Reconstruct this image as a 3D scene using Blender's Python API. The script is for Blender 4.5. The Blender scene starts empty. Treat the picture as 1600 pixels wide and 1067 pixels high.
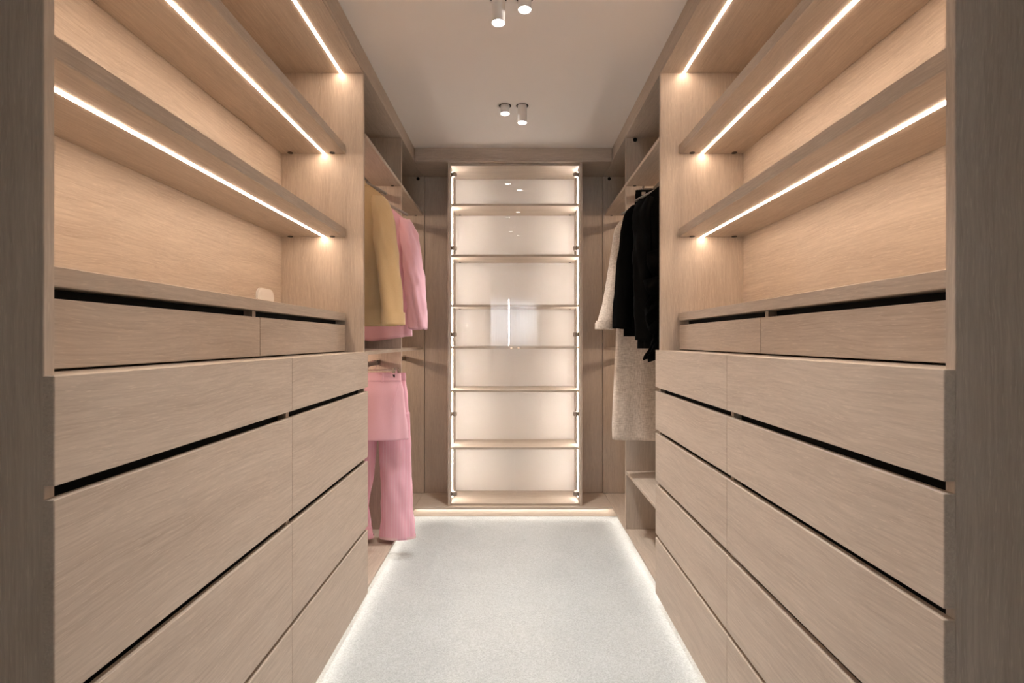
import bpy, bmesh, math, random
from mathutils import Vector, noise
random.seed(7)
scene = bpy.context.scene
COL = scene.collection
PI = math.pi

# ------------------------------------------------------------------ camera, world, exposure
CAMZ = 1.20
cam_d = bpy.data.cameras.new('camera')
cam_d.sensor_width = 36.0
cam_d.lens = 18.0
cam_d.shift_x = -3.0 / 1600
cam_d.shift_y = -1.5 / 1600
cam_d.clip_start = 0.02
cam = bpy.data.objects.new('camera', cam_d)
COL.objects.link(cam)
cam.location = (0, 0, CAMZ)
cam.rotation_euler = (PI / 2, 0, 0)
scene.camera = cam

world = bpy.data.worlds.new('world')
world.use_nodes = True
world.node_tree.nodes['Background'].inputs[0].default_value = (0.62, 0.74, 0.9, 1)
world.node_tree.nodes['Background'].inputs[1].default_value = 0.6
scene.world = world

vs = scene.view_settings
vs.view_transform = 'Standard'
vs.look = 'None'
vs.gamma = 1.0
vs.use_curve_mapping = False
vs.exposure = 1.13

LED_COL = (1.0, 0.75, 0.555)
LED_SHELF = 26.0      # strips let into the open shelves
LED_BAY = 19.0         # strips above the clothes rails
LED_CAB = 57.0        # upright strips in the glazed cabinet
LED_PLINTH = 9.0     # strips below the base boards
SPOT_W = 28.0
SPOT_COL = (1.0, 0.955, 0.90)

# ------------------------------------------------------------------ helpers
ORG = {}

def link(o, parent, org):
    COL.objects.link(o)
    if parent is not None:
        o.parent = parent
        o.location = Vector(org) - ORG[parent.name]
    else:
        o.location = org
    ORG[o.name] = Vector(org)
    return o

def mk(name, verts, faces, mat, parent=None, smooth=False, org=None):
    """one mesh object from world-space vertices; its origin sits at the bottom centre"""
    if org is None:
        xs = [v[0] for v in verts]; ys = [v[1] for v in verts]; zs = [v[2] for v in verts]
        org = ((min(xs) + max(xs)) / 2, (min(ys) + max(ys)) / 2, min(zs))
    me = bpy.data.meshes.new(name)
    me.from_pydata([(v[0] - org[0], v[1] - org[1], v[2] - org[2]) for v in verts], [], faces)
    me.update()
    if smooth:
        me.polygons.foreach_set('use_smooth', [True] * len(me.polygons))
    if mat is not None:
        me.materials.append(mat)
    return link(bpy.data.objects.new(name, me), parent, org)

def mk_bm(name, bm, mat, parent=None, smooth=False):
    bmesh.ops.recalc_face_normals(bm, faces=bm.faces)
    bm.verts.index_update()
    vs_ = [tuple(v.co) for v in bm.verts]
    fs_ = [[v.index for v in f.verts] for f in bm.faces]
    bm.free()
    return mk(name, vs_, fs_, mat, parent, smooth)

def bm_box(bm, x0, x1, y0, y1, z0, z1, bev=0.0):
    x0, x1 = min(x0, x1), max(x0, x1); y0, y1 = min(y0, y1), max(y0, y1); z0, z1 = min(z0, z1), max(z0, z1)
    r = bmesh.ops.create_cube(bm, size=1.0)
    vv = r['verts']
    for v in vv:
        v.co = ((x0 + x1) / 2 + v.co.x * (x1 - x0), (y0 + y1) / 2 + v.co.y * (y1 - y0), (z0 + z1) / 2 + v.co.z * (z1 - z0))
    if bev > 0:
        ed = list({e for v in vv for e in v.link_edges})
        bmesh.ops.bevel(bm, geom=ed, offset=bev, segments=1, affect='EDGES')

def box(name, x0, x1, y0, y1, z0, z1, mat, parent=None, bev=0.0012):
    bm = bmesh.new()
    bm_box(bm, x0, x1, y0, y1, z0, z1, bev)
    return mk_bm(name, bm, mat, parent)

def bm_cyl(bm, p0, p1, r0, r1=None, n=20, cap0=True, cap1=True):
    if r1 is None: r1 = r0
    p0 = Vector(p0); p1 = Vector(p1); d = (p1 - p0).normalized()
    a = d.orthogonal().normalized(); b = d.cross(a)
    r = [[], []]
    for i in range(n):
        t = 2 * PI * i / n; q = a * math.cos(t) + b * math.sin(t)
        r[0].append(bm.verts.new(p0 + q * r0)); r[1].append(bm.verts.new(p1 + q * r1))
    for i in range(n):
        j = (i + 1) % n
        bm.faces.new((r[0][i], r[0][j], r[1][j], r[1][i]))
    if cap0: bm.faces.new(r[0])
    if cap1: bm.faces.new(r[1])

def cyl(name, p0, p1, r, mat, parent=None, n=20, r1=None, smooth=True):
    bm = bmesh.new(); bm_cyl(bm, p0, p1, r, r1, n)
    o = mk_bm(name, bm, mat, parent)
    if smooth:
        for p in o.data.polygons:
            p.use_smooth = len(p.vertices) == 4
    return o

def tube(name, pts, r, mat, parent=None, n=8, ry=None):
    """a bent wire through pts"""
    P = [Vector(p) for p in pts]
    V = []; F = []
    prev = None
    for i, p in enumerate(P):
        d = (P[min(i + 1, len(P) - 1)] - P[max(i - 1, 0)]).normalized()
        if prev is None:
            a = d.orthogonal().normalized()
        else:
            a = (prev - d * prev.dot(d)).normalized()
        prev = a; b = d.cross(a)
        for k in range(n):
            t = 2 * PI * k / n
            V.append(p + a * math.cos(t) * r + b * math.sin(t) * (ry or r))
    for i in range(len(P) - 1):
        for k in range(n):
            l = (k + 1) % n
            F.append((i * n + k, i * n + l, (i + 1) * n + l, (i + 1) * n + k))
    F.append(tuple(range(n))[::-1]); F.append(tuple((len(P) - 1) * n + k for k in range(n)))
    return mk(name, V, F, mat, parent, smooth=True)

def thing(name, loc, label, cat, group=None):
    o = bpy.data.objects.new(name, None)
    o.empty_display_size = 0.1
    link(o, None, loc)
    o['label'] = label; o['category'] = cat
    if group: o['group'] = group
    return o

def tag(o, label, cat, group=None):
    o['label'] = label; o['category'] = cat
    if group: o['group'] = group
    return o

def struct(o):
    o['kind'] = 'structure'
    return o

# ------------------------------------------------------------------ materials
def new_mat(name):
    m = bpy.data.materials.new(name); m.use_nodes = True
    nt = m.node_tree
    return m, nt, nt.nodes['Principled BSDF']

def plain(name, col, rough=0.5, metal=0.0, spec=None):
    m, nt, b = new_mat(name)
    b.inputs['Base Color'].default_value = (*col, 1)
    b.inputs['Roughness'].default_value = rough
    b.inputs['Metallic'].default_value = metal
    if spec is not None: b.inputs['Specular IOR Level'].default_value = spec
    return m

def emit(name, col, s):
    m = bpy.data.materials.new(name); m.use_nodes = True
    nt = m.node_tree; nt.nodes.remove(nt.nodes['Principled BSDF'])
    e = nt.nodes.new('ShaderNodeEmission')
    e.inputs[0].default_value = (*col, 1); e.inputs[1].default_value = s
    nt.links.new(e.outputs[0], nt.nodes['Material Output'].inputs[0])
    return m

def N(nt, t, **kw):
    n = nt.nodes.new(t)
    for k, v in kw.items(): setattr(n, k, v)
    return n

def wood(name, axis, dark=(0.385, 0.31, 0.250), light=(0.635, 0.54, 0.452)):
    """limed oak veneer with its grain along one axis"""
    m, nt, b = new_mat(name)
    L = nt.links.new
    tc = N(nt, 'ShaderNodeTexCoord'); oi = N(nt, 'ShaderNodeObjectInfo')
    mul = N(nt, 'ShaderNodeVectorMath', operation='SCALE'); mul.inputs[0].default_value = (7.1, 3.3, 5.7)
    L(oi.outputs['Random'], mul.inputs['Scale'])
    add = N(nt, 'ShaderNodeVectorMath', operation='ADD')
    L(tc.outputs['Object'], add.inputs[0]); L(mul.outputs[0], add.inputs[1])
    # a slow wander that bends the grain lines
    wn = N(nt, 'ShaderNodeTexNoise'); wn.inputs['Scale'].default_value = 2.2; wn.inputs['Detail'].default_value = 2
    L(add.outputs[0], wn.inputs['Vector'])
    ws = N(nt, 'ShaderNodeVectorMath', operation='MULTIPLY_ADD')
    w = [0.05, 0.05, 0.05]; w['xyz'.index(axis)] = 0.0
    ws.inputs[1].default_value = w
    L(wn.outputs['Color'], ws.inputs[0]); L(add.outputs[0], ws.inputs[2])
    def streak(along, across, detail, rough=0.6):
        mp = N(nt, 'ShaderNodeMapping')
        s = [across] * 3; s['xyz'.index(axis)] = along
        mp.inputs['Scale'].default_value = s
        L(ws.outputs[0], mp.inputs['Vector'])
        n = N(nt, 'ShaderNodeTexNoise'); n.inputs['Scale'].default_value = 1.0
        n.inputs['Detail'].default_value = detail; n.inputs['Roughness'].default_value = rough
        L(mp.outputs[0], n.inputs['Vector'])
        return n.outputs['Fac']
    broad = streak(1.2, 18, 3); fine = streak(7.0, 190, 4, 0.68); pore = streak(34, 460, 1)
    def ramp(f, a, c):
        r = N(nt, 'ShaderNodeMapRange'); r.inputs[1].default_value = a; r.inputs[2].default_value = c
        L(f, r.inputs[0]); return r.outputs[0]
    mx = N(nt, 'ShaderNodeMath', operation='MULTIPLY_ADD'); mx.inputs[1].default_value = 0.64
    hb = N(nt, 'ShaderNodeMath', operation='MULTIPLY'); hb.inputs[1].default_value = 0.36
    L(ramp(broad, 0.25, 0.75), hb.inputs[0]); L(ramp(fine, 0.25, 0.75), mx.inputs[0]); L(hb.outputs[0], mx.inputs[2])
    c1 = N(nt, 'ShaderNodeMix', data_type='RGBA')
    c1.inputs['A'].default_value = (*dark, 1); c1.inputs['B'].default_value = (*light, 1)
    L(mx.outputs[0], c1.inputs['Factor'])
    c2 = N(nt, 'ShaderNodeMix', data_type='RGBA'); c2.inputs['B'].default_value = (0.70, 0.60, 0.50, 1)
    pf = N(nt, 'ShaderNodeMath', operation='MULTIPLY'); pf.inputs[1].default_value = 0.45
    L(ramp(pore, 0.60, 0.74), pf.inputs[0]); L(pf.outputs[0], c2.inputs['Factor'])
    L(c1.outputs['Result'], c2.inputs['A']); L(c2.outputs['Result'], b.inputs['Base Color'])
    bp = N(nt, 'ShaderNodeBump'); bp.inputs['Strength'].default_value = 0.12; bp.inputs['Distance'].default_value = 0.001
    L(fine, bp.inputs['Height']); L(bp.outputs[0], b.inputs['Normal'])
    b.inputs['Roughness'].default_value = 0.52
    b.inputs['Specular IOR Level'].default_value = 0.35
    return m

def cloth(name, col, col2, kind='plain', rough=0.85, sheen=0.2, spec=0.2):
    m, nt, b = new_mat(name)
    L = nt.links.new
    tc = N(nt, 'ShaderNodeTexCoord')
    mixn = N(nt, 'ShaderNodeMix', data_type='RGBA')
    mixn.inputs['A'].default_value = (*col, 1); mixn.inputs['B'].default_value = (*col2, 1)
    h = None
    if kind == 'plain':
        n = N(nt, 'ShaderNodeTexNoise'); n.inputs['Scale'].default_value = 260; n.inputs['Detail'].default_value = 3
        L(tc.outputs['Object'], n.inputs['Vector']); L(n.outputs['Fac'], mixn.inputs['Factor']); h = n.outputs['Fac']
    elif kind == 'stripe':
        sx = N(nt, 'ShaderNodeSeparateXYZ'); L(tc.outputs['Object'], sx.inputs[0])
        f = N(nt, 'ShaderNodeMath', operation='MULTIPLY'); f.inputs[1].default_value = 1 / 0.016
        L(sx.outputs['X'], f.inputs[0])
        fr = N(nt, 'ShaderNodeMath', operation='FRACT'); L(f.outputs[0], fr.inputs[0])
        lt = N(nt, 'ShaderNodeMath', operation='LESS_THAN'); lt.inputs[1].default_value = 0.16
        L(fr.outputs[0], lt.inputs[0]); L(lt.outputs[0], mixn.inputs['Factor'])
        n = N(nt, 'ShaderNodeTexNoise'); n.inputs['Scale'].default_value = 260
        L(tc.outputs['Object'], n.inputs['Vector']); h = n.outputs['Fac']
    else:   # woven tweed: two crossing thread directions
        fs = []
        for s in ((40, 40, 330), (330, 330, 40)):
            mp = N(nt, 'ShaderNodeMapping'); mp.inputs['Scale'].default_value = s
            L(tc.outputs['Object'], mp.inputs['Vector'])
            n = N(nt, 'ShaderNodeTexNoise'); n.inputs['Scale'].default_value = 1; n.inputs['Detail'].default_value = 2
            L(mp.outputs[0], n.inputs['Vector']); fs.append(n.outputs['Fac'])
        a = N(nt, 'ShaderNodeMath', operation='ADD'); L(fs[0], a.inputs[0]); L(fs[1], a.inputs[1])
        r = N(nt, 'ShaderNodeMapRange'); r.inputs[1].default_value = 0.75; r.inputs[2].default_value = 1.25
        L(a.outputs[0], r.inputs[0]); L(r.outputs[0], mixn.inputs['Factor']); h = a.outputs[0]
    L(mixn.outputs['Result'], b.inputs['Base Color'])
    bp = N(nt, 'ShaderNodeBump'); bp.inputs['Strength'].default_value = 0.25; bp.inputs['Distance'].default_value = 0.001
    L(h, bp.inputs['Height']); L(bp.outputs[0], b.inputs['Normal'])
    b.inputs['Roughness'].default_value = rough
    b.inputs['Specular IOR Level'].default_value = spec
    if spec < 0.15: b.inputs['IOR'].default_value = 1.2
    b.inputs['Sheen Weight'].default_value = sheen
    return m

def carpet_mat():
    m, nt, b = new_mat('carpet')
    L = nt.links.new
    tc = N(nt, 'ShaderNodeTexCoord')
    n1 = N(nt, 'ShaderNodeTexNoise'); n1.inputs['Scale'].default_value = 190; n1.inputs['Detail'].default_value = 4; n1.inputs['Roughness'].default_value = 0.7
    n2 = N(nt, 'ShaderNodeTexNoise'); n2.inputs['Scale'].default_value = 5; n2.inputs['Detail'].default_value = 5
    for n in (n1, n2): L(tc.outputs['Object'], n.inputs['Vector'])
    r1 = N(nt, 'ShaderNodeMapRange'); r1.inputs[1].default_value = 0.3; r1.inputs[2].default_value = 0.7; L(n1.outputs['Fac'], r1.inputs[0])
    r2 = N(nt, 'ShaderNodeMapRange'); r2.inputs[1].default_value = 0.3; r2.inputs[2].default_value = 0.7; L(n2.outputs['Fac'], r2.inputs[0])
    a = N(nt, 'ShaderNodeMix', data_type='RGBA'); a.inputs['A'].default_value = (0.31, 0.335, 0.34, 1); a.inputs['B'].default_value = (0.54, 0.575, 0.59, 1)
    L(r1.outputs[0], a.inputs['Factor'])
    c = N(nt, 'ShaderNodeMix', data_type='RGBA', blend_type='MULTIPLY'); c.inputs['Factor'].default_value = 1
    g = N(nt, 'ShaderNodeMix', data_type='RGBA'); g.inputs['A'].default_value = (0.92, 0.92, 0.92, 1); g.inputs['B'].default_value = (1, 1, 1, 1)
    L(r2.outputs[0], g.inputs['Factor']); L(a.outputs['Result'], c.inputs['A']); L(g.outputs['Result'], c.inputs['B'])
    L(c.outputs['Result'], b.inputs['Base Color'])
    bp = N(nt, 'ShaderNodeBump'); bp.inputs['Strength'].default_value = 0.6; bp.inputs['Distance'].default_value = 0.004
    L(n1.outputs['Fac'], bp.inputs['Height']); L(bp.outputs[0], b.inputs['Normal'])
    b.inputs['Roughness'].default_value = 0.95; b.inputs['Specular IOR Level'].default_value = 0.1
    b.inputs['Sheen Weight'].default_value = 0.2
    return m

def glass_mat():
    m = bpy.data.materials.new('clear_glass'); m.use_nodes = True
    nt = m.node_tree; nt.nodes.remove(nt.nodes['Principled BSDF']); L = nt.links.new
    t = N(nt, 'ShaderNodeBsdfTransparent'); t.inputs[0].default_value = (0.985, 0.99, 0.985, 1)
    g = N(nt, 'ShaderNodeBsdfGlossy'); g.inputs['Roughness'].default_value = 0.0
    f = N(nt, 'ShaderNodeFresnel'); f.inputs[0].default_value = 1.6
    ge = N(nt, 'ShaderNodeNewGeometry')
    inv = N(nt, 'ShaderNodeMath', operation='SUBTRACT'); inv.inputs[0].default_value = 1; L(ge.outputs['Backfacing'], inv.inputs[1])
    mu = N(nt, 'ShaderNodeMath', operation='MULTIPLY'); L(f.outputs[0], mu.inputs[0]); L(inv.outputs[0], mu.inputs[1])
    mx = N(nt, 'ShaderNodeMixShader'); L(mu.outputs[0], mx.inputs[0]); L(t.outputs[0], mx.inputs[1]); L(g.outputs[0], mx.inputs[2])
    L(mx.outputs[0], nt.nodes['Material Output'].inputs[0])
    return m

WY = wood('oak_grain_lengthwise', 'y')
WZ = wood('oak_grain_upright', 'z')
WX = wood('oak_grain_crosswise', 'x')
M_CEIL = plain('ceiling_paint', (0.84, 0.80, 0.77), 0.8)
M_WALL = plain('wall_paint', (0.72, 0.71, 0.69), 0.8)
M_CARPET = carpet_mat()
M_BLACK = plain('black_profile', (0.005, 0.005, 0.005), 0.7, spec=0.2)
M_DARKCAP = plain('dark_brown_cap', (0.03, 0.022, 0.018), 0.5)
M_CABBACK = plain('pale_laminate', (0.76, 0.71, 0.67), 0.45)
M_RAIL = plain('bronze_rail', (0.30, 0.25, 0.21), 0.35, 0.9)
M_CHROME = plain('chrome', (0.75, 0.75, 0.75), 0.18, 1.0)
M_HINGE = plain('brushed_hinge', (0.36, 0.30, 0.26), 0.4, 0.8)
M_KNOB = plain('brass_knob', (0.78, 0.62, 0.45), 0.3, 0.9)
M_WHITE = plain('white_plastic', (0.80, 0.78, 0.76), 0.4)
M_LAMP = plain('white_lamp_body', (0.82, 0.80, 0.78), 0.45)
M_GLASS = glass_mat()
E_SHELF = emit('led_shelf', LED_COL, LED_SHELF)
E_BAY = emit('led_rail', LED_COL, LED_BAY)
E_CAB = emit('led_cabinet', (1.0, 0.91, 0.83), LED_CAB)
E_PLINTH = emit('led_plinth', (1.0, 0.90, 0.80), LED_PLINTH)
E_LENS = emit('lamp_lens', (1.0, 0.93, 0.85), 25.0)

# ------------------------------------------------------------------ the room shell
CEIL = 2.50; TOPZ = 2.406; BASET = 0.079; BASEB = 0.063
LG, RG = -0.669, 0.660          # front edges of the tall side panels
YF = 2.315; YD = 3.043; YB = 3.78; YP = 3.449; YC = 3.47
DOORY = -0.50
struct(box('floor', -1.12, 1.12, -3.6, 3.90, -0.05, 0.0, M_CARPET, bev=0))
struct(box('ceiling', -1.12, 1.12, DOORY - 0.1, 3.90, CEIL, CEIL + 0.05, M_CEIL, bev=0))
struct(box('wall_left', -1.12, -1.068, DOORY - 0.1, 3.90, 0.0, CEIL, M_WALL, bev=0))
struct(box('wall_right', 1.064, 1.12, DOORY - 0.1, 3.90, 0.0, CEIL, M_WALL, bev=0))
struct(box('wall_back', -1.068, 1.064, 3.80, 3.90, 0.0, CEIL, M_WALL, bev=0))
# wall with the doorway behind the camera, and the daylit room beyond it
bm = bmesh.new()
bm_box(bm, -1.068, -0.36, DOORY - 0.1, DOORY, 0.0, CEIL)
bm_box(bm, 0.42, 1.064, DOORY - 0.1, DOORY, 0.0, CEIL)
bm_box(bm, -0.36, 0.42, DOORY - 0.1, DOORY, 2.21, CEIL)
struct(mk_bm('wall_front', bm, M_WALL))
bm = bmesh.new()
for x0, x1 in ((-0.40, -0.345), (0.405, 0.46)):
    bm_box(bm, x0, x1, DOORY - 0.115, DOORY + 0.012, 0.0, 2.25, 0.003)
bm_box(bm, -0.40, 0.46, DOORY - 0.115, DOORY + 0.012, 2.20, 2.25, 0.003)
struct(mk_bm('trim_4', bm, M_WHITE))
struct(box('wall_bedroom_left', -1.17, -1.12, -3.6, DOORY - 0.1, 0.0, CEIL, M_WALL, bev=0))
struct(box('wall_bedroom_right', 1.12, 1.17, -3.6, DOORY - 0.1, 0.0, CEIL, M_WALL, bev=0))
struct(box('ceiling_bedroom', -1.17, 1.17, -3.65, DOORY - 0.1, CEIL, CEIL + 0.05, M_CEIL, bev=0))
bm = bmesh.new()       # far bedroom wall with a tall window, its curtains nearly drawn
bm_box(bm, -1.17, -0.55, -3.7, -3.6, 0.0, CEIL); bm_box(bm, 0.45, 1.17, -3.7, -3.6, 0.0, CEIL)
bm_box(bm, -0.55, 0.45, -3.7, -3.6, 2.05, CEIL); bm_box(bm, -0.55, 0.45, -3.7, -3.6, 0.0, 1.1)
struct(mk_bm('wall_bedroom_far', bm, M_WALL))
win = struct(box('window_1', -0.55, 0.45, -3.66, -3.65, 1.1, 2.05, emit('daylight', (0.93, 0.96, 1.0), 56.0), bev=0))
def curtain(x0, x1):
    V = []; F = []; n = 60
    for i in range(n + 1):
        x = x0 + (x1 - x0) * i / n; y = -3.56 + 0.022 * math.sin(i * 0.95)
        V += [(x, y, 0.9), (x, y, 2.2)]
    for i in range(n): F.append((2 * i, 2 * i + 2, 2 * i + 3, 2 * i + 1))
    m, nt, b = new_mat('curtain_linen')
    b.inputs['Base Color'].default_value = (0.7, 0.7, 0.7, 1); b.inputs['Roughness'].default_value = 0.9
    b.inputs['Transmission Weight'].default_value = 0.0
    tr = N(nt, 'ShaderNodeBsdfTranslucent'); tr.inputs[0].default_value = (0.80, 0.81, 0.82, 1)
    mx = N(nt, 'ShaderNodeMixShader'); mx.inputs[0].default_value = 0.6
    nt.links.new(b.outputs[0], mx.inputs[1]); nt.links.new(tr.outputs[0], mx.inputs[2]); nt.links.new(mx.outputs[0], nt.nodes['Material Output'].inputs[0])
    o = mk('curtain', V, F, m, smooth=True)
    s = o.modifiers.new('thickness', 'SOLIDIFY'); s.thickness = 0.003
    return o
tag(curtain(-0.60, -0.112), 'pale linen curtain left of the bright gap at the bedroom window', 'curtain', 'bedroom curtains')
tag(curtain(-0.090, 0.50), 'pale linen curtain right of the bright gap at the bedroom window', 'curtain', 'bedroom curtains')

# wooden bulkhead between the cabinets and the ceiling
def fascia(n, x0, x1, y0, y1, mat, lip):
    f = struct(box(f'trim_{n}', x0, x1, y0, y1, TOPZ + 0.019, CEIL, mat, bev=0.001))
    box('edge_board', *lip, TOPZ, TOPZ + 0.018, mat, f, bev=0.0015)
    return f
NEARL, NEARR = 0.735, 0.762
fascia(1, -1.068, LG - 0.003, NEARL, 3.80, WY, (-1.068, LG, NEARL, 3.80))
fascia(2, RG + 0.003, 1.064, NEARR, 3.80, WY, (RG, 1.064, NEARR, 3.80))
fascia(3, LG + 0.0005, RG - 0.0005, YP + 0.003, 3.80, WX, (LG + 0.0005, RG - 0.0005, YP, 3.80))

# plinths with their light strips (recessed below the base boards)
def plinth(n, x0, x1, y0, y1, mat, led):
    p = struct(box(f'baseboard_{n}', x0, x1, y0, y1, 0.0, BASEB - 0.004, mat, bev=0.001))
    box('light_strip', *led, BASEB - 0.0035, BASEB - 0.0008, E_PLINTH, p, bev=0)
plinth('left', -1.06, LG - 0.048, NEARL + 0.01, 3.78, WY, (LG - 0.032, LG - 0.024, NEARL + 0.02, 3.46))
plinth('right', RG + 0.048, 1.06, NEARR + 0.01, 3.78, WY, (RG + 0.024, RG + 0.032, NEARR + 0.02, 3.46))
plinth('back', LG - 0.047, RG + 0.047, 3.492, 3.78, WX, (LG + 0.01, RG - 0.01, 3.472, 3.480))

# ------------------------------------------------------------------ drawer banks with open lit shelves
def cap(name, x, y, z, r, axis, mat, parent):
    d = {'z': (0, 0, -0.003), 'y': (0, -0.003, 0), 'x': (0.003, 0, 0)}[axis]
    return cyl(name, (x, y, z), (x + d[0], y + d[1], z + d[2]), r, mat, parent, n=14, smooth=False)

def bank(s, side, G, FR, INS, BK, STRIP, TSTRIP, Y0, top, fronts):
    """s: -1 left, +1 right; G gable edge, FR drawer fronts, INS inset fronts, BK back panel (all |x|)"""
    T = 0.018
    X = lambda a: s * a
    ym = (Y0 + YF) / 2
    u = thing('shelving_unit', (X((G + BK) / 2), (Y0 + YF) / 2, BASEB),
              f'{side} tall pale oak unit with two open shelves lit by light strips above the drawers', 'shelving unit', 'lit shelving units facing each other')
    for y0 in (Y0, YF - T):
        box('side_panel', X(G), X(BK + 0.018), y0, y0 + T, BASEB, TOPZ - 0.0005, WZ, u)
    box('back_panel', X(BK), X(BK + 0.016), Y0 + T + .0005, YF - T - .0005, 1.324, TOPZ - 0.001, WY, u, bev=0)
    # underside board of the top with its light strip
    tp = box('top_panel', X(G + 0.002), X(BK - .0005), Y0 + T + .0005, YF - T - .0005, TOPZ - 0.006, TOPZ - 0.0006, WY, u, bev=0)
    box('light_strip', X(TSTRIP - 0.0055), X(TSTRIP + 0.0055), Y0 + T + .002, YF - T - .002, TOPZ - 0.0075, TOPZ - 0.0062, E_SHELF, tp, bev=0)
    for zb in (1.665, 2.038):
        sh = box('shelf', X(INS), X(BK - .0005), Y0 + T + .0005, YF - T - .0005, zb, zb + 0.038, WY, u, bev=0.0015)
        box('light_strip', X(STRIP - 0.0055), X(STRIP + 0.0055), Y0 + T + .002, YF - T - .002, zb - 0.0016, zb - 0.0003, E_SHELF, sh, bev=0)
        for a in (INS + 0.055, BK - 0.045):
            for yy in (YF - T - 0.014, Y0 + T + 0.014):
                cap('fitting_cap', X(a), yy, zb - 0.0002, 0.0115, 'z', M_DARKCAP, sh)
    w = box('worktop', X(INS), X(BK - .0005), Y0 + T + .001, YF - T - .001, 1.289, 1.323, WY, bev=0.0015)
    tag(w, f'{side} pale oak worktop board below the lit shelves and above the inset drawers', 'worktop', 'worktops')
    halves = ((Y0, ym, 'near'), (ym, YF, 'far'))
    for a, c, which in halves:
        lab = {'near': 'nearest the camera', 'far': 'next to the hanging clothes'}[which]
        cb = thing('drawer_cabinet', (X((FR + BK) / 2), (a + c) / 2, 0.06),
                   f'{side} pale oak drawer cabinet with black finger gaps, the one {lab}', 'drawer cabinet', 'drawer cabinets')
        ia = a + T + 0.0008 if which == 'near' else a + 0.0004
        ic = c - T - 0.0008 if which == 'far' else c - 0.0004
        # carcass: the inner uprights, bottom and top boards
        e0 = X(FR + 0.0185)
        if which == 'near':
            box('upright', X(G), X(BK), ic - 0.009, ic, 0.079, top - 0.02, WZ, cb, bev=0)
        else:
            box('upright', X(G), X(BK), ia, ia + 0.009, 0.079, top - 0.02, WZ, cb, bev=0)
        box('bottom_panel', X(G), X(BK), ia, ic, BASEB, 0.0785, WY, cb, bev=0)
        p0 = ia if which == 'near' else ia + 0.0095
        p1 = ic if which == 'far' else ic - 0.0095
        box('ledge', X(G), X(BK), ia, ic, top - 0.0195, top - 0.0005, WY, cb, bev=0.001)
        # drawers with full overlay fronts
        for k, (z0, z1) in enumerate(fronts):
            f0 = a + (0.0 if which == 'near' else 0.0010); f1 = c - (0.0 if which == 'far' else 0.0010)
            d = box('drawer', X(FR), X(FR + 0.0178), f0, f1, z0, z1, WY, cb, bev=0.0013)
            # drawer box behind the front
            bm = bmesh.new()
            zt = z1 - 0.06
            y0b, y1b = p0 + 0.013, p1 - 0.013
            xa, xb = X(FR + 0.030), X(BK - 0.03)
            bm_box(bm, xa, xb, y0b, y0b + 0.013, z0 + 0.02, zt); bm_box(bm, xa, xb, y1b - 0.013, y1b, z0 + 0.02, zt)
            bm_box(bm, X(BK - 0.045), xb, y0b + 0.013, y1b - 0.013, z0 + 0.02, zt); bm_box(bm, xa, xb, y0b + 0.013, y1b - 0.013, z0 + 0.02, z0 + 0.03)
            bm_box(bm, X(FR + 0.0179), xa, y0b, y1b, z0 + 0.02, zt)
            mk_bm('drawer_box', bm, M_BLACK, d)
            if k > 0:   # black channel behind the finger gap
                zc0, zc1 = z1 - 0.045, fronts[k - 1][0] + 0.012
                bm = bmesh.new()
                bm_box(bm, X(FR + 0.040), X(FR + 0.043), p0, p1, zc0, zc1)
                bm_box(bm, X(FR + 0.0185), X(FR + 0.0398), p0, p1, zc1 - 0.002, zc1)
                bm_box(bm, X(FR + 0.0185), X(FR + 0.0398), p0, p1, zc0, zc0 + 0.002)
                mk_bm('finger_channel', bm, M_BLACK, cb)
        # inset drawer below the worktop
        i0 = ia + (0.002 if which == 'near' else 0.0010); i1 = ic - (0.003 if which == 'far' else 0.0010)
        d = box('drawer', X(INS + 0.001), X(INS + 0.019), i0, i1, top + 0.004, 1.269, WY, cb, bev=0.0013)
        d['label'] = 'shallow inset drawer below the worktop'
        box('finger_channel', X(INS + 0.045), X(INS + 0.048), p0, p1, 1.20, 1.2885, M_BLACK, cb, bev=0)
        if which == 'near':
            box('upright', X(INS + 0.0195), X(INS + 0.30), ic - 0.009, ic, top, 1.2885, WZ, cb, bev=0)
        else:
            box('upright', X(INS + 0.0195), X(INS + 0.30), ia, ia + 0.009, top, 1.2885, WZ, cb, bev=0)
    return u

bank(-1, 'left-hand', 0.675, 0.660, 0.755, 1.042, 0.850, 0.775, NEARL, 1.149,
     [(0.990, 1.149), (0.675, 0.971), (0.362, 0.655), (0.060, 0.345)])
bank(1, 'right-hand', 0.657, 0.640, 0.740, 1.028, 0.843, 0.762, NEARR, 1.157,
     [(0.990, 1.157), (0.800, 0.972), (0.570, 0.784), (0.330, 0.552), (0.060, 0.313)])

# rounded wall socket plate on the left back panel
def rounded_plate(name, y0, y1, z0, z1, x, t, r, mat, parent):
    pts = []
    for cy, cz, a0 in ((y1 - r, z1 - r, 0), (y0 + r, z1 - r, 90), (y0 + r, z0 + r, 180), (y1 - r, z0 + r, 270)):
        for k in range(7):
            a = math.radians(a0 + 15 * k); pts.append((cy + r * math.cos(a), cz + r * math.sin(a)))
    n = len(pts)
    V = [(x, p[0], p[1]) for p in pts] + [(x + t, p[0] * 1.0, p[1]) for p in pts]
    F = [tuple(range(n))[::-1], tuple(range(n, 2 * n))] + [(i, (i + 1) % n, n + (i + 1) % n, n + i) for i in range(n)]
    return mk(name, V, F, mat, parent)
so = thing('wall_plate', (-1.042, 2.133, 1.338), 'small white rounded wall plate above the left worktop', 'wall plate')
rounded_plate('plate', 2.065, 2.203, 1.338, 1.416, -1.0415, 0.009, 0.032, M_WHITE, so)
rounded_plate('cover', 2.073, 2.195, 1.346, 1.408, -1.0322, 0.0012, 0.026, M_WHITE, so)

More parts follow.
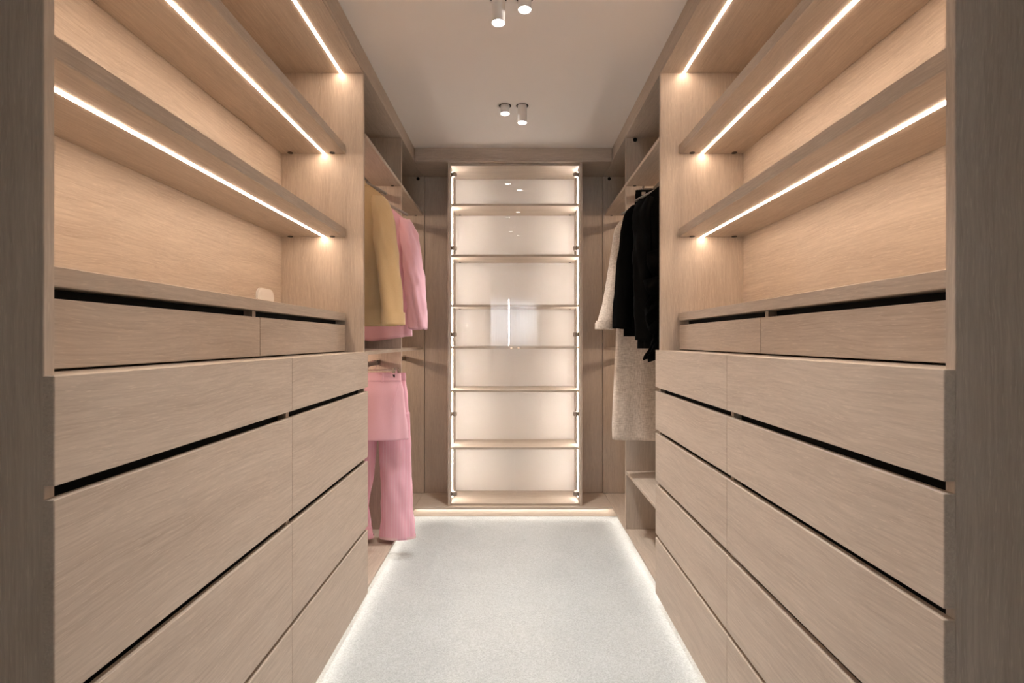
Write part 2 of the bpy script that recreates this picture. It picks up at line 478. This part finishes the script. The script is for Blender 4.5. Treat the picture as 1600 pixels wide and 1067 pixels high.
# ------------------------------------------------------------------ hanging bays
RZ_UP, RZ_LOW = 2.063, 1.070
def rail(x, y0, y1, z, parent):
    V = []; F = []; n = 20
    for y in (y0, y1):
        for k in range(n):
            t = 2 * PI * k / n
            V.append((x + 0.0075 * math.cos(t), y, z + 0.0075 * math.sin(t) + (0.0075 if math.sin(t) >= 0 else -0.0075)))
    F = [(k, (k + 1) % n, n + (k + 1) % n, n + k) for k in range(n)] + [tuple(range(n))[::-1], tuple(range(n, 2 * n))]
    r = mk('clothes_rail', V, F, M_RAIL, parent, smooth=True)
    for y, d in ((y0, 0.004), (y1, -0.004)):
        box('rail_socket', x - 0.012, x + 0.012, y, y + d, z - 0.021, z + 0.021, M_RAIL, r, bev=0.001)
    return r

def angled_strip(s, xb, y0, y1, zt, parent, w=0.012):
    """triangular light profile in the angle below a shelf; its face looks down and out to the aisle"""
    X = lambda a: s * a
    V = []
    for yy in (y0, y1):
        V += [(X(xb), yy, zt), (X(xb), yy, zt - w), (X(xb - w), yy, zt)]
    F = [(0, 1, 2), (3, 5, 4), (0, 3, 4, 1), (0, 2, 5, 3), (1, 4, 5, 2)]
    o = mk('light_strip', V, F, M_RAIL, parent)
    o.data.materials.append(E_BAY)
    o.data.polygons[4].material_index = 1
    return o

def bays(s, side, G, BK, RX):
    X = lambda a: s * a
    T = 0.018; ZS = 2.117; ZM = 1.134
    left = s < 0
    u1 = thing('open_wardrobe', (X((G + BK) / 2), (YF + YD) / 2, BASEB),
               f'{side} open pale oak wardrobe bay where the ' + ('tan and pink clothes hang' if left else 'black and beige clothes hang'), 'wardrobe', 'open wardrobe bays')
    u2 = thing('corner_wardrobe', (X((G + BK) / 2), (YD + YB) / 2, BASEB),
               f'{side} empty corner wardrobe bay beside the glazed cabinet', 'wardrobe', 'open wardrobe bays')
    ya, yb = YF + 0.0006, YD - 0.0004
    box('side_panel', X(G), X(BK), YD, YD + T, BASET + 0.0005, TOPZ - 0.0005, WZ, u1)
    for u, a, c, lo in ((u1, ya, yb, left), (u2, YD + T + 0.0006, YB - T - 0.0006, True)):
        box('base_panel', X(G), X(BK), a, c if u is u2 else YD + T, BASEB, BASET, WY, u)
        box('back_panel', X(BK + 0.0005), X(BK + 0.016), a, c, BASEB, TOPZ - 0.001, WZ, u, bev=0)
        sh = box('shelf', X(G + 0.001), X(BK), a, c, ZS, ZS + 0.019, WY, u, bev=0.0015)
        angled_strip(s, BK - 0.045, a + 0.01, c - 0.01, ZS - 0.0003, sh)
        for yy in (c - 0.013, a + 0.013):
            cap('fitting_cap', X(G + 0.05), yy, ZS - 0.0002, 0.009, 'z', M_DARKCAP, sh)
        rail(X(RX), a, c, RZ_UP, u)
        if lo:
            sh = box('shelf', X(G + 0.001), X(BK), a, c, ZM, ZM + 0.018, WY, u, bev=0.0015)
            angled_strip(s, BK - 0.045, a + 0.01, c - 0.01, ZM - 0.0003, sh)
            rail(X(RX), a, c, RZ_LOW, u)
        else:
            sh = box('shelf', X(G + 0.001), X(BK), a, c, 0.406, 0.424, WY, u, bev=0.0015)
            sh['label'] = 'low shoe shelf'
    box('end_panel', X(G - 0.010), X(BK), YB - T, YB, BASET + 0.0005, TOPZ - 0.001, WZ, u2)
    # small black door sensors high on the panels
    cap('sensor', X(G + 0.035), YB - T - 0.0003, 2.388, 0.012, 'y', M_BLACK, u2)
    if not left:
        cap('sensor', X(G + 0.055), YD - 0.0003, 2.392, 0.0125, 'y', M_BLACK, u1)

bays(-1, 'left-hand', 0.669, 1.045, 0.803)
bays(1, 'right-hand', 0.665, 1.040, 0.803)

# cladding of the back wall either side of the glazed cabinet, and the platform below
struct(box('trim_5', -0.6565, -0.449, YB - 0.012, YB + 0.01, BASET + 0.0005, TOPZ - 0.001, WZ, bev=0.001))
struct(box('trim_6', 0.464, 0.6525, YB - 0.012, YB + 0.01, BASET + 0.0005, TOPZ - 0.001, WZ, bev=0.001))
pl = box('platform', LG + 0.001, RG + 0.004, YP, YB, BASEB, BASET, WX, bev=0.0012)
tag(pl, 'low pale oak platform board under the glazed cabinet, glowing along its lower edge', 'platform')

# ------------------------------------------------------------------ glazed display cabinet
CX0, CX1 = -0.448, 0.463; T = 0.018
gc = thing('display_cabinet', ((CX0 + CX1) / 2, 3.62, BASET), 'tall glazed display cabinet with lit empty shelves at the end of the room', 'display cabinet')
CB = YB + 0.008
for x0, x1, inn, d in ((CX0, CX0 + T, CX0 + T, 1), (CX1 - T, CX1, CX1 - T, -1)):
    sp = box('side_panel', x0, x1, YC, CB, BASET + 0.0005, TOPZ - 0.001, WZ, gc)
    box('light_strip', inn + d * 0.0003, inn + d * 0.0022, 3.571, 3.5765, BASET + 0.03, TOPZ - 0.03, E_CAB, sp, bev=0)
IX0, IX1 = CX0 + T + 0.0005, CX1 - T - 0.0005
box('top_panel', IX0, IX1, YC + 0.012, CB, TOPZ - 0.018, TOPZ - 0.001, WX, gc)
box('bottom_panel', IX0, IX1, YC + 0.012, CB, BASET + 0.0005, BASET + 0.014, WX, gc)
box('back_panel', IX0, IX1, YB - 0.006, YB + 0.0075, BASET + 0.015, TOPZ - 0.019, M_CABBACK, gc, bev=0)
for zb in (2.118, 1.771, 1.430, 1.144, 0.848, 0.457):
    sh = box('shelf', IX0 + 0.003, IX1 - 0.003, 3.492, YB - 0.0065, zb, zb + 0.016, WX, gc, bev=0.001)
    for x in (IX0 + 0.035, IX1 - 0.035):
        cap('fitting_cap', x, 3.745, zb - 0.0002, 0.0085, 'z', M_DARKCAP, sh)
MX = (CX0 + CX1) / 2 - 0.001
for x0, x1, hx in ((IX0 + 0.001, MX - 0.0015, IX0 + 0.0205), (MX + 0.0015, IX1 - 0.001, IX1 - 0.0205)):
    gd = box('glass_door', x0, x1, YC + 0.001, YC + 0.006, BASET + 0.003, TOPZ - 0.003, M_GLASS, gc, bev=0)
    kx = MX + (0.024 if x0 > MX else -0.024)
    bm = bmesh.new()
    bm_cyl(bm, (kx, YC + 0.0009, 1.150), (kx, YC - 0.009, 1.150), 0.0035, n=16)
    bm_cyl(bm, (kx, YC - 0.0085, 1.150), (kx, YC - 0.017, 1.150), 0.0075, 0.0065, n=16)
    mk_bm('knob', bm, M_KNOB, gd)
    for y_px in (273.5, 388.0, 522.6, 646.4, 771.0):
        z = CAMZ - (y_px - 532) * 3.497 / 800
        bm = bmesh.new()
        bm_cyl(bm, (hx, YC + 0.028, z - 0.014), (hx, YC + 0.028, z + 0.014), 0.0200, n=24)
        bmesh.ops.bevel(bm, geom=[e for e in bm.edges if len({f for f in e.link_faces if len(f.verts) > 4}) == 1], offset=0.003, segments=2, affect='EDGES')
        mk_bm('hinge', bm, M_HINGE, gd)

# ------------------------------------------------------------------ ceiling spotlights
def spot(x, y, length, label):
    t = thing('ceiling_spotlight', (x, y, CEIL), label, 'spotlight', 'ceiling spotlights')
    # trim ring around a flat near-black disc that paints in the hollow's shade
    V = []; F = []; n = 40; prof = ((0.0445, 0.0), (0.0445, -0.0018), (0.0365, -0.0030), (0.0345, -0.0010))
    for r, z in prof:
        for k in range(n):
            a = 2 * PI * k / n; V.append((x + r * math.cos(a), y + r * math.sin(a), CEIL + z))
    for i in range(len(prof) - 1):
        for k in range(n):
            l = (k + 1) % n; F.append((i * n + k, i * n + l, (i + 1) * n + l, (i + 1) * n + k))
    mk('trim_ring', V, F, M_CEIL, t, smooth=True)
    cyl('recess_shade', (x, y, CEIL - 0.0006), (x, y, CEIL - 0.0001), 0.0348, plain('painted_recess_shade', (0.015, 0.012, 0.010), 0.8), t, n=40, smooth=False)
    zb = CEIL - length
    V = []; F = []; prof = ((0.0255, CEIL - 0.0006), (0.0255, zb + 0.001), (0.0245, zb), (0.0238, zb), (0.0236, zb + 0.0035))
    for r, z in prof:
        for k in range(n):
            a = 2 * PI * k / n; V.append((x + r * math.cos(a), y + r * math.sin(a), z))
    for i in range(len(prof) - 1):
        for k in range(n):
            l = (k + 1) % n; F.append((i * n + k, i * n + l, (i + 1) * n + l, (i + 1) * n + k))
    mk('tube', V, F, M_LAMP, t, smooth=True)
    cyl('lens', (x, y, zb + 0.0030), (x, y, zb + 0.0034), 0.0236, E_LENS, t, n=40, smooth=False)
    ld = bpy.data.lights.new('spot_beam', 'SPOT')
    ld.energy = SPOT_W; ld.color = SPOT_COL; ld.spot_size = math.radians(78); ld.spot_blend = 1.0; ld.shadow_soft_size = 0.022
    lo = bpy.data.objects.new('spot_beam', ld)
    link(lo, t, (x, y, zb - 0.001))
spot(-0.049, 2.834, 0.046, 'short white ceiling spotlight of the pair nearest the glazed cabinet')
spot(0.046, 2.834, 0.096, 'long white ceiling spotlight of the pair nearest the glazed cabinet')
spot(-0.059, 1.94, 0.098, 'long white ceiling spotlight at the top edge, left of its pair')
spot(0.041, 1.94, 0.048, 'short white ceiling spotlight at the top edge, right of its pair')
spot(-0.040, 1.045, 0.046, 'short white ceiling spotlight of the pair overhead, above the picture edge')
spot(0.052, 1.045, 0.096, 'long white ceiling spotlight of the pair overhead, above the picture edge')

# ------------------------------------------------------------------ clothes
def lerp(a, b, t): return a + (b - a) * t
def prof(tab, v):
    for (v0, a), (v1, b) in zip(tab, tab[1:]):
        if v <= v1:
            t = (v - v0) / (v1 - v0); t = t * t * (3 - 2 * t)
            return lerp(a, b, t)
    return tab[-1][1]
def fit(x):
    """cloth on the wall side is pressed flat by the back panels"""
    a = abs(x)
    return x if a < 0.98 else math.copysign(0.98 + 0.052 * math.tanh((a - 0.98) / 0.052), x)
def spow(a, p): return math.copysign(abs(a) ** p, a)

def garment_body(name, cx, cy, zneck, drop, zhem, W, D, mat, parent, folds=(7, 0.006), seed=0, neck=0.25, yaw=0.0, lip=0.10, hemcut=0.0, n=72, m=46, wr=0.006, waist=False):
    """a closed cloth tube that hangs from a sloping shoulder line; W, D: tables of half width / half depth over 0..1"""
    V = []; F = []
    cyw, syw = math.cos(yaw), math.sin(yaw)
    rows = [(i / m, 0) for i in range(m + 1)] + [(1.0, 1), (1.0 - lip, 1)]
    for v, inner in rows:
        for k in range(n):
            th = 2 * PI * k / n; c, s_ = math.cos(th), math.sin(th)
            w = prof(W, v); d = prof(D, v)
            ac = abs(c)
            zt = zneck - (0 if ac <= neck or drop == 0 else drop * ((ac - neck) / max(1 - neck, 1e-6)) ** 1.25)
            zh = zhem - hemcut * (1 - ac) * (1 if s_ < 0 else 0.3)
            z = lerp(zt, zh, v)
            x = w * spow(c, 0.85); y = d * spow(s_, 0.75)
            f = folds[1] * v * math.sin(folds[0] * th + seed * 1.7 + 2.0 * noise.noise((x * 4, z * 1.5, seed)))
            f += folds[1] * 1.6 * min(1, v * 3) * noise.noise((th * 2.6 + seed, z * 1.1, seed * 2.0))
            nz = noise.noise((x * 11 + seed * 3.1, y * 11, z * 5)) * wr + noise.noise((x * 26, y * 26 + seed, z * 12)) * wr * 0.4
            rr = math.hypot(c, s_)
            x += (f * 0.6 + nz * 0.5) * c; y += (f + nz) * s_ / max(rr, .3)
            if inner:
                x *= 0.975; y *= 0.93
            V.append((fit(cx + x * cyw - y * syw), cy + x * syw + y * cyw, z))
    R = len(rows)
    for i in range(R - 1):
        for k in range(n):
            l = (k + 1) % n
            F.append((i * n + k, (i + 1) * n + k, (i + 1) * n + l, i * n + l))
    return mk(name, V, F, mat, parent, smooth=True)

def limb(name, pts, mat, parent, seed=0, n=28, sub=9, wr=0.004, lip=0.05, closed_top=True):
    """sleeve or trouser leg through (x, y, z, rx, ry) stations, hollow at its lower end"""
    st = []
    for i in range(len(pts) - 1):
        p0 = pts[max(i - 1, 0)]; p1 = pts[i]; p2 = pts[i + 1]; p3 = pts[min(i + 2, len(pts) - 1)]
        for j in range(sub):
            t = j / sub
            st.append([0.5 * (2 * b + (c - a) * t + (2 * a - 5 * b + 4 * c - d) * t * t + (3 * b - a - 3 * c + d) * t ** 3) for a, b, c, d in zip(p0, p1, p2, p3)])
    st.append(list(pts[-1]))
    V = []; F = []
    e = st[-1]; inn = list(e); inn[3] *= 0.93; inn[4] *= 0.93
    up = list(inn); up[2] += lip
    L_ = len(st)
    for i, (x, y, z, rx, ry) in enumerate(st + [inn, up]):
        v = min(i / L_, 1)
        for k in range(n):
            th = 2 * PI * k / n; c, s_ = math.cos(th), math.sin(th)
            q = noise.noise((c * 1.3 + seed * 2.3, s_ * 1.3, z * 9 + seed)) * wr + math.sin(3 * th + seed + z * 3) * wr * 0.6
            q += wr * 0.9 * noise.noise((th * 2.0 + z * 5.0, z * 2.5 + seed, 0.5)) * (1 if c > -2 else 0)
            q += noise.noise((c * 3 + seed, s_ * 3, z * 22)) * wr * 0.4
            V.append((fit(x + (rx + q) * c), y + (ry + q) * s_, z + q * 0.3))
    R = L_ + 2
    for i in range(R - 1):
        for k in range(n):
            l = (k + 1) % n
            F.append((i * n + k, (i + 1) * n + k, (i + 1) * n + l, i * n + l))
    if closed_top:
        F.append(tuple(range(n)))
    return mk(name, V, F, mat, parent, smooth=True)

def band_around(name, src_pts, mat, parent, grow=0.003, seed=0):
    pts = [(x, y, z, rx + grow, ry + grow) for x, y, z, rx, ry in src_pts]
    return limb(name, pts, mat, parent, seed=seed, sub=5, lip=0.01, closed_top=False)

def coat_hanger(x, y, railz, mat, label, drop=0.055, half=0.19, group='clothes hangers', slope=0.075, r=0.006):
    h = thing('clothes_hanger', (x, y, railz - 0.2), label, 'hanger', group)
    zb = railz - 0.016
    hook = []
    for k in range(11):
        a = math.radians(-60 + k * 24)
        hook.append((x + 0.0195 * math.cos(a), y, railz + 0.0205 * math.sin(a) + 0.0))
    hook = [(x, y, railz - drop), (x + 0.002, y, railz - 0.035)] + [(x + 0.010, y, railz - 0.024)] + hook[1:]
    tube('hook', hook, 0.0016, M_CHROME, h)
    pts = []
    for k in range(13):
        t = -1 + k / 6
        pts.append((x + half * t, y, railz - drop - slope * abs(t) ** 1.3))
    tube('shoulder_bar', pts, r, mat, h, n=10, ry=r * 1.4)
    return h

def clip_hanger(x, y, railz, barz, mat_clip, label, half=0.17, clips=(-0.12, 0.12), group='clip hangers'):
    h = thing('clip_hanger', (x, y, barz), label, 'hanger', group)
    hook = [(x, y, barz)] + ([(x, y, railz - 0.03)] if railz - barz > 0.04 else []) + [(x + 0.012, y, railz - 0.019)]
    for k in range(8):
        a = math.radians(-36 + k * 26); hook.append((x + 0.0195 * math.cos(a), y, railz + 0.0205 * math.sin(a)))
    tube('hook', hook, 0.0016, M_CHROME, h)
    tube('bar', [(x - half, y, barz), (x - half / 2, y, barz), (x + half / 2, y, barz), (x + half, y, barz)], 0.0022, M_CHROME, h)
    for c in clips:
        bm = bmesh.new()
        bm_box(bm, x + c - 0.006, x + c + 0.006, y - 0.012, y - 0.004, barz - 0.035, barz + 0.012, 0.001)
        bm_box(bm, x + c - 0.006, x + c + 0.006, y + 0.004, y + 0.012, barz - 0.035, barz + 0.012, 0.001)
        cl = mk_bm('clip', bm, M_CHROME, h)
        bm = bmesh.new()
        bm_box(bm, x + c - 0.011, x + c + 0.011, y - 0.018, y - 0.0125, barz - 0.040, barz - 0.022, 0.0015)
        bm_box(bm, x + c - 0.011, x + c + 0.011, y + 0.0125, y + 0.018, barz - 0.040, barz - 0.022, 0.0015)
        mk_bm('clip_pad', bm, mat_clip, cl)
    return h

def strip_patch(name, pts_pairs, thick, mat, parent):
    """a narrow cloth strip (lapel, collar, placket) from pairs of edge points, with thickness towards the camera"""
    V = []; F = []
    for a, b in pts_pairs:
        V += [a, b, (a[0], a[1] - thick, a[2]), (b[0], b[1] - thick, b[2])]
    for i in range(len(pts_pairs) - 1):
        o = 4 * i; q = o + 4
        F += [(o + 2, o + 3, q + 3, q + 2), (o, q, q + 1, o + 1), (o, o + 2, q + 2, q), (o + 1, q + 1, q + 3, o + 3)]
    F += [(0, 1, 3, 2)]; e = 4 * (len(pts_pairs) - 1); F += [(e, e + 2, e + 3, e + 1)]
    return mk(name, V, F, mat, parent, smooth=False)

TAN = cloth('tan_twill', (0.67, 0.49, 0.27), (0.75, 0.57, 0.34))
PINK = cloth('pink_suiting', (0.90, 0.53, 0.64), (0.94, 0.59, 0.70))
PINKS = cloth('pink_pinstripe', (0.90, 0.50, 0.62), (0.94, 0.62, 0.72), 'stripe')
PINKL = cloth('pink_lining', (0.85, 0.56, 0.60), (0.87, 0.60, 0.64))
TWEED = cloth('beige_tweed', (0.50, 0.41, 0.335), (0.80, 0.71, 0.62), 'tweed')
BLACK = cloth('black_wool', (0.003, 0.003, 0.003), (0.005, 0.005, 0.005), rough=0.9, sheen=0.0, spec=0.06)
SATIN = cloth('black_satin', (0.003, 0.003, 0.003), (0.005, 0.005, 0.005), rough=0.5, sheen=0.0, spec=0.14)
M_HGREY = plain('grey_hanger', (0.35, 0.33, 0.31), 0.5)

RL, RR = -0.803, 0.803
# --- tan jacket, nearest on the left
y = 2.56
g = thing('jacket', (RL, y, 1.27), 'plain tan jacket with wide hem band on the left rail, nearest the drawers', 'jacket', 'jackets and coats')
garment_body('body', RL, y, 1.985, 0.085, 1.292, [(0, .172), (.12, .195), (1, .205)], [(0, .022), (.15, .055), (1, .060)], TAN, g, folds=(5, .006), seed=1)
garment_body('hem_band', RL, y, 1.355, 0.0, 1.272, [(0, .212), (1, .212)], [(0, .070), (1, .070)], TAN, g, folds=(5, .004), seed=1, lip=.5, m=8, neck=1.0, wr=.002)
for sx in (1, -1):
    P = [(RL + sx * .130, y - .010, 1.915, .028, .030), (RL + sx * .155, y - .032, 1.845, .046, .048), (RL + sx * .177, y - .050, 1.65, .049, .052),
         (RL + sx * .200, y - .066, 1.45, .052, .052), (RL + sx * .217, y - .078, 1.275, .053, .046)]
    sl = limb('sleeve', P, TAN, g, seed=3 + sx, wr=.009)
    band_around('cuff', [P[-1][:2] + (1.335,) + P[-1][3:], P[-1]], TAN, sl, grow=.005, seed=3 + sx)
garment_body('collar', RL, y, 2.012, 0.012, 1.965, [(0, .060), (1, .078)], [(0, .030), (1, .044)], TAN, g, folds=(3, .002), seed=2, lip=.6, m=8, neck=.3, wr=.002)
coat_hanger(RL, y, RZ_UP, M_HGREY, 'grey hanger inside the tan jacket', half=0.165)

# --- pink blazer behind it
y = 2.93
g = thing('blazer', (RL, y, 1.20), 'pink blazer behind the tan jacket on the upper left rail', 'blazer', 'jackets and coats')
garment_body('body', RL, y, 1.975, 0.105, 1.225, [(0, .200), (.12, .200), (.55, .180), (1, .210)], [(0, .025), (.15, .055), (1, .050)], PINK, g, folds=(5, .014), seed=4, hemcut=.03)
for sx in (1, -1):
    P = [(RL + sx * .172, y - .005, 1.890, .030, .032), (RL + sx * .198, y - .026, 1.825, .044, .042), (RL + sx * .232, y - .046, 1.65, .050, .046),
         (RL + sx * .260, y - .058, 1.45, .050, .046), (RL + sx * .272, y - .066, 1.262, .048, .042)]
    limb('sleeve', P, PINK, g, seed=6 + sx, wr=.013)
for sx in (1, -1):
    strip_patch('lapel', [((RL + sx * .045, y - .052, 1.965), (RL + sx * .070, y - .050, 1.955)), ((RL + sx * .055, y - .064, 1.88), (RL + sx * .130, y - .060, 1.865)),
                          ((RL + sx * .030, y - .070, 1.72), (RL + sx * .085, y - .068, 1.74)), ((RL + sx * .004, y - .072, 1.58), (RL + sx * .012, y - .071, 1.585))], .003, PINK, g)
coat_hanger(RL, y, RZ_UP, M_HGREY, 'grey hanger inside the pink blazer', half=0.195, slope=.09)

# --- pink skirt on a clip hanger below
y = 2.74; cx = -0.792
g = thing('skirt', (cx, y, 0.655), 'short pink skirt with waistband clipped in front of the pinstripe trousers', 'skirt', 'pink clothes on the lower rail')
garment_body('skirt_cloth', cx, y, 1.005, 0.0, 0.672, [(0, .186), (.25, .200), (1, .222)], [(0, .022), (.3, .034), (1, .044)], PINK, g, folds=(4, .006), seed=8, neck=1.0, lip=.15, wr=.004)
garment_body('waistband', cx, y, 1.025, 0.0, 0.982, [(0, .187), (1, .189)], [(0, .024), (1, .026)], PINK, g, folds=(2, .001), seed=8, neck=1.0, lip=.8, m=6, wr=.001)
for bx in (-.09, .095):
    box('belt_loop', cx + bx - .005, cx + bx + .005, y - .031, y - .0265, .978, 1.028, PINK, g, bev=.001)
strip_patch('pocket_edge', [((cx + .178, y - .023, .978), (cx + .182, y - .022, .978)), ((cx + .162, y - .033, .90), (cx + .166, y - .032, .90)), ((cx + .140, y - .039, .83), (cx + .144, y - .038, .83))], .0025, PINK, g)
clip_hanger(cx, y, RZ_LOW, 1.042, M_BLACK, 'clip hanger with black pads holding the pink skirt', half=.16, clips=(-.15, .148))

# --- pink pinstripe trousers
y = 2.86; cx = -0.782
g = thing('trousers', (cx, y, 0.10), 'long wide-leg pink pinstripe trousers behind the short pink skirt', 'trousers', 'pink clothes on the lower rail')
garment_body('hip_cloth', cx, y, 1.005, 0.0, 0.70, [(0, .176), (.4, .188), (1, .196)], [(0, .024), (.4, .04), (1, .046)], PINKS, g, folds=(4, .004), seed=9, neck=1.0, lip=.05, wr=.003)
garment_body('waistband', cx, y, 1.020, 0.0, 0.978, [(0, .177), (1, .179)], [(0, .025), (1, .027)], PINKS, g, folds=(2, .001), seed=9, neck=1.0, lip=.8, m=6, wr=.001)
for sx in (1, -1):
    if sx > 0:
        P = [(cx + .108, y, .80, .088, .042), (cx + .113, y, .60, .090, .044), (cx + .120, y - .004, .45, .090, .044), (cx + .130, y - .008, .28, .094, .046), (cx + .134, y - .010, .104, .102, .046)]
    else:
        P = [(cx - .072, y, .80, .094, .042), (cx - .078, y, .60, .094, .044), (cx - .092, y - .004, .45, .092, .044), (cx - .113, y - .008, .28, .092, .046), (cx - .102, y - .010, .104, .108, .046)]
    lg = limb('trouser_leg', P, PINKS, g, seed=11 + sx, n=40, wr=.007, lip=.06)
    lim = band_around('hem', [P[-1][:2] + (.118,) + P[-1][3:], P[-1][:2] + (.1045,) + P[-1][3:]], PINKL, lg, grow=.0012, seed=11 + sx)
clip_hanger(cx, y, RZ_LOW, 1.036, M_BLACK, 'clip hanger holding the pink pinstripe trousers', half=.15, clips=(-.13, .13))

# --- long beige tweed coat on the right
y = 2.925
g = thing('coat', (RR, y, 0.63), 'long beige tweed coat hanging behind the black clothes', 'coat', 'jackets and coats')
garment_body('body', RR, y, 1.985, 0.11, 0.640, [(0, .200), (.08, .205), (.4, .215), (1, .245)], [(0, .024), (.1, .055), (1, .062)], TWEED, g, folds=(5, .010), seed=13, m=60, lip=.05)
for sx in (1, -1):
    P = [(RR + sx * .165, y, 1.885, .032, .033), (RR + sx * .188, y - .012, 1.82, .046, .048), (RR + sx * .207, y - .022, 1.65, .050, .052),
         (RR + sx * .242, y - .030, 1.45, .052, .052), (RR + sx * .290, y - .035, 1.262, .050, .048)]
    sl = limb('sleeve', P, TWEED, g, seed=15 + sx, wr=.005)
    band_around('cuff', [P[-1][:2] + (1.30,) + P[-1][3:], P[-1]], TWEED, sl, grow=.002, seed=15 + sx)
coat_hanger(RR, y, RZ_UP, M_HGREY, 'grey hanger inside the beige tweed coat', half=0.19, slope=.09)

# --- black trousers on a clip hanger
y = 2.81
g = thing('trousers', (RR, y, 1.33), 'black trousers clipped by the waist just under the right rail', 'trousers')
cx = RR + 0.03
garment_body('hip_cloth', cx, y, 2.018, 0.0, 1.70, [(0, .165), (.5, .180), (1, .195)], [(0, .020), (.4, .03), (1, .036)], BLACK, g, folds=(4, .003), seed=17, neck=1.0, lip=.05, wr=.003)
garment_body('waistband', cx, y, 2.024, 0.0, 1.985, [(0, .166), (1, .169)], [(0, .021), (1, .023)], BLACK, g, folds=(2, .001), seed=17, neck=1.0, lip=.8, m=6, wr=.001)
for sx in (1, -1):
    P = [(cx + sx * .096, y, 1.78, .090, .034), (cx + sx * .100, y, 1.65, .090, .036), (cx + sx * .105, y, 1.45, .085, .036), (cx + sx * .110, y, 1.34, .085, .036)]
    limb('trouser_leg', P, BLACK, g, seed=19 + sx, n=28, wr=.003)
clip_hanger(cx, y, RZ_UP, 2.034, M_CHROME, 'silver clip hanger holding the black trousers', half=.14, clips=(-.125, .125))

# --- black jacket
y = 2.69
g = thing('jacket', (RR, y, 1.21), 'plain black jacket between the black ruffled blouse and the tweed coat', 'jacket', 'jackets and coats')
garment_body('body', RR, y, 1.985, 0.085, 1.222, [(0, .180), (.12, .195), (.6, .20), (1, .225)], [(0, .022), (.15, .05), (1, .052)], BLACK, g, folds=(5, .006), seed=21)
for sx in (1, -1):
    P = [(RR + sx * .155, y, 1.905, .038, .030), (RR + sx * .185, y - .006, 1.84, .050, .042), (RR + sx * .212, y - .012, 1.65, .050, .044),
         (RR + sx * .228, y - .018, 1.45, .050, .044), (RR + sx * .238, y - .020, 1.262, .048, .042)]
    limb('sleeve', P, BLACK, g, seed=23 + sx, wr=.005)
garment_body('collar', RR, y, 2.008, 0.012, 1.96, [(0, .060), (1, .080)], [(0, .028), (1, .042)], BLACK, g, folds=(3, .002), seed=22, lip=.6, m=8, neck=.3, wr=.002)
lab = strip_patch('lining_patch', [((RR - .166, y - .066, 1.905), (RR - .138, y - .066, 1.920)), ((RR - .172, y - .068, 1.880), (RR - .140, y - .068, 1.896))], .002, plain('grey_lining', (0.07, 0.07, 0.075), 0.4), g)
lab['label'] = 'small grey lining patch'
coat_hanger(RR, y, RZ_UP, M_HGREY, 'grey hanger inside the black jacket', half=0.165)

# --- black ruffled blouse, nearest on the right
y = 2.56
g = thing('blouse', (RR, y, 1.10), 'black satin blouse with ruffles down its front on the right rail', 'blouse', 'jackets and coats')
garment_body('body', RR, y, 1.985, 0.075, 1.16, [(0, .150), (.12, .160), (.6, .155), (1, .175)], [(0, .022), (.15, .05), (1, .05)], SATIN, g, folds=(7, .010), seed=25)
for sx in (1, -1):
    P = [(RR + sx * .130, y, 1.91, .034, .030), (RR + sx * .150, y - .004, 1.84, .044, .038), (RR + sx * .160, y - .010, 1.65, .044, .040),
         (RR + sx * .155, y - .018, 1.40, .046, .040), (RR + sx * .150, y - .020, 1.20, .040, .036)]
    limb('sleeve', P, SATIN, g, seed=27 + sx, wr=.010)
def ruffle(x0, z0, x1, z1, w, seed, depth):
    V = []; F = []; n = 54; k = 6
    for i in range(n + 1):
        t = i / n
        px, pz = lerp(x0, x1, t), lerp(z0, z1, t)
        for j in range(k + 1):
            q = j / k
            wave = math.sin(t * 26 + seed) * .020 * q + noise.noise((t * 9, q, seed)) * .014 * q
            V.append((px - w * q * (0.8 + .2 * math.sin(t * 13 + seed)) + wave * .3, y - depth - .010 - .02 * q + wave, pz - .035 * q + wave * .4))
    for i in range(n):
        for j in range(k):
            a = i * (k + 1) + j; F.append((a, a + 1, a + k + 2, a + k + 1))
    o = mk('ruffle', V, F, SATIN, g, smooth=True)
    s = o.modifiers.new('thickness', 'SOLIDIFY'); s.thickness = .0015
ruffle(RR - .055, 1.66, RR - .075, 1.13, .105, 1, .050)
ruffle(RR - .005, 1.62, RR - .030, 1.16, .085, 4, .060)
ruffle(RR - .085, 1.52, RR - .065, 1.125, .095, 8, .062)
coat_hanger(RR, y, RZ_UP, M_WHITE, 'white hanger inside the black ruffled blouse', half=0.118, drop=.06, r=.007)
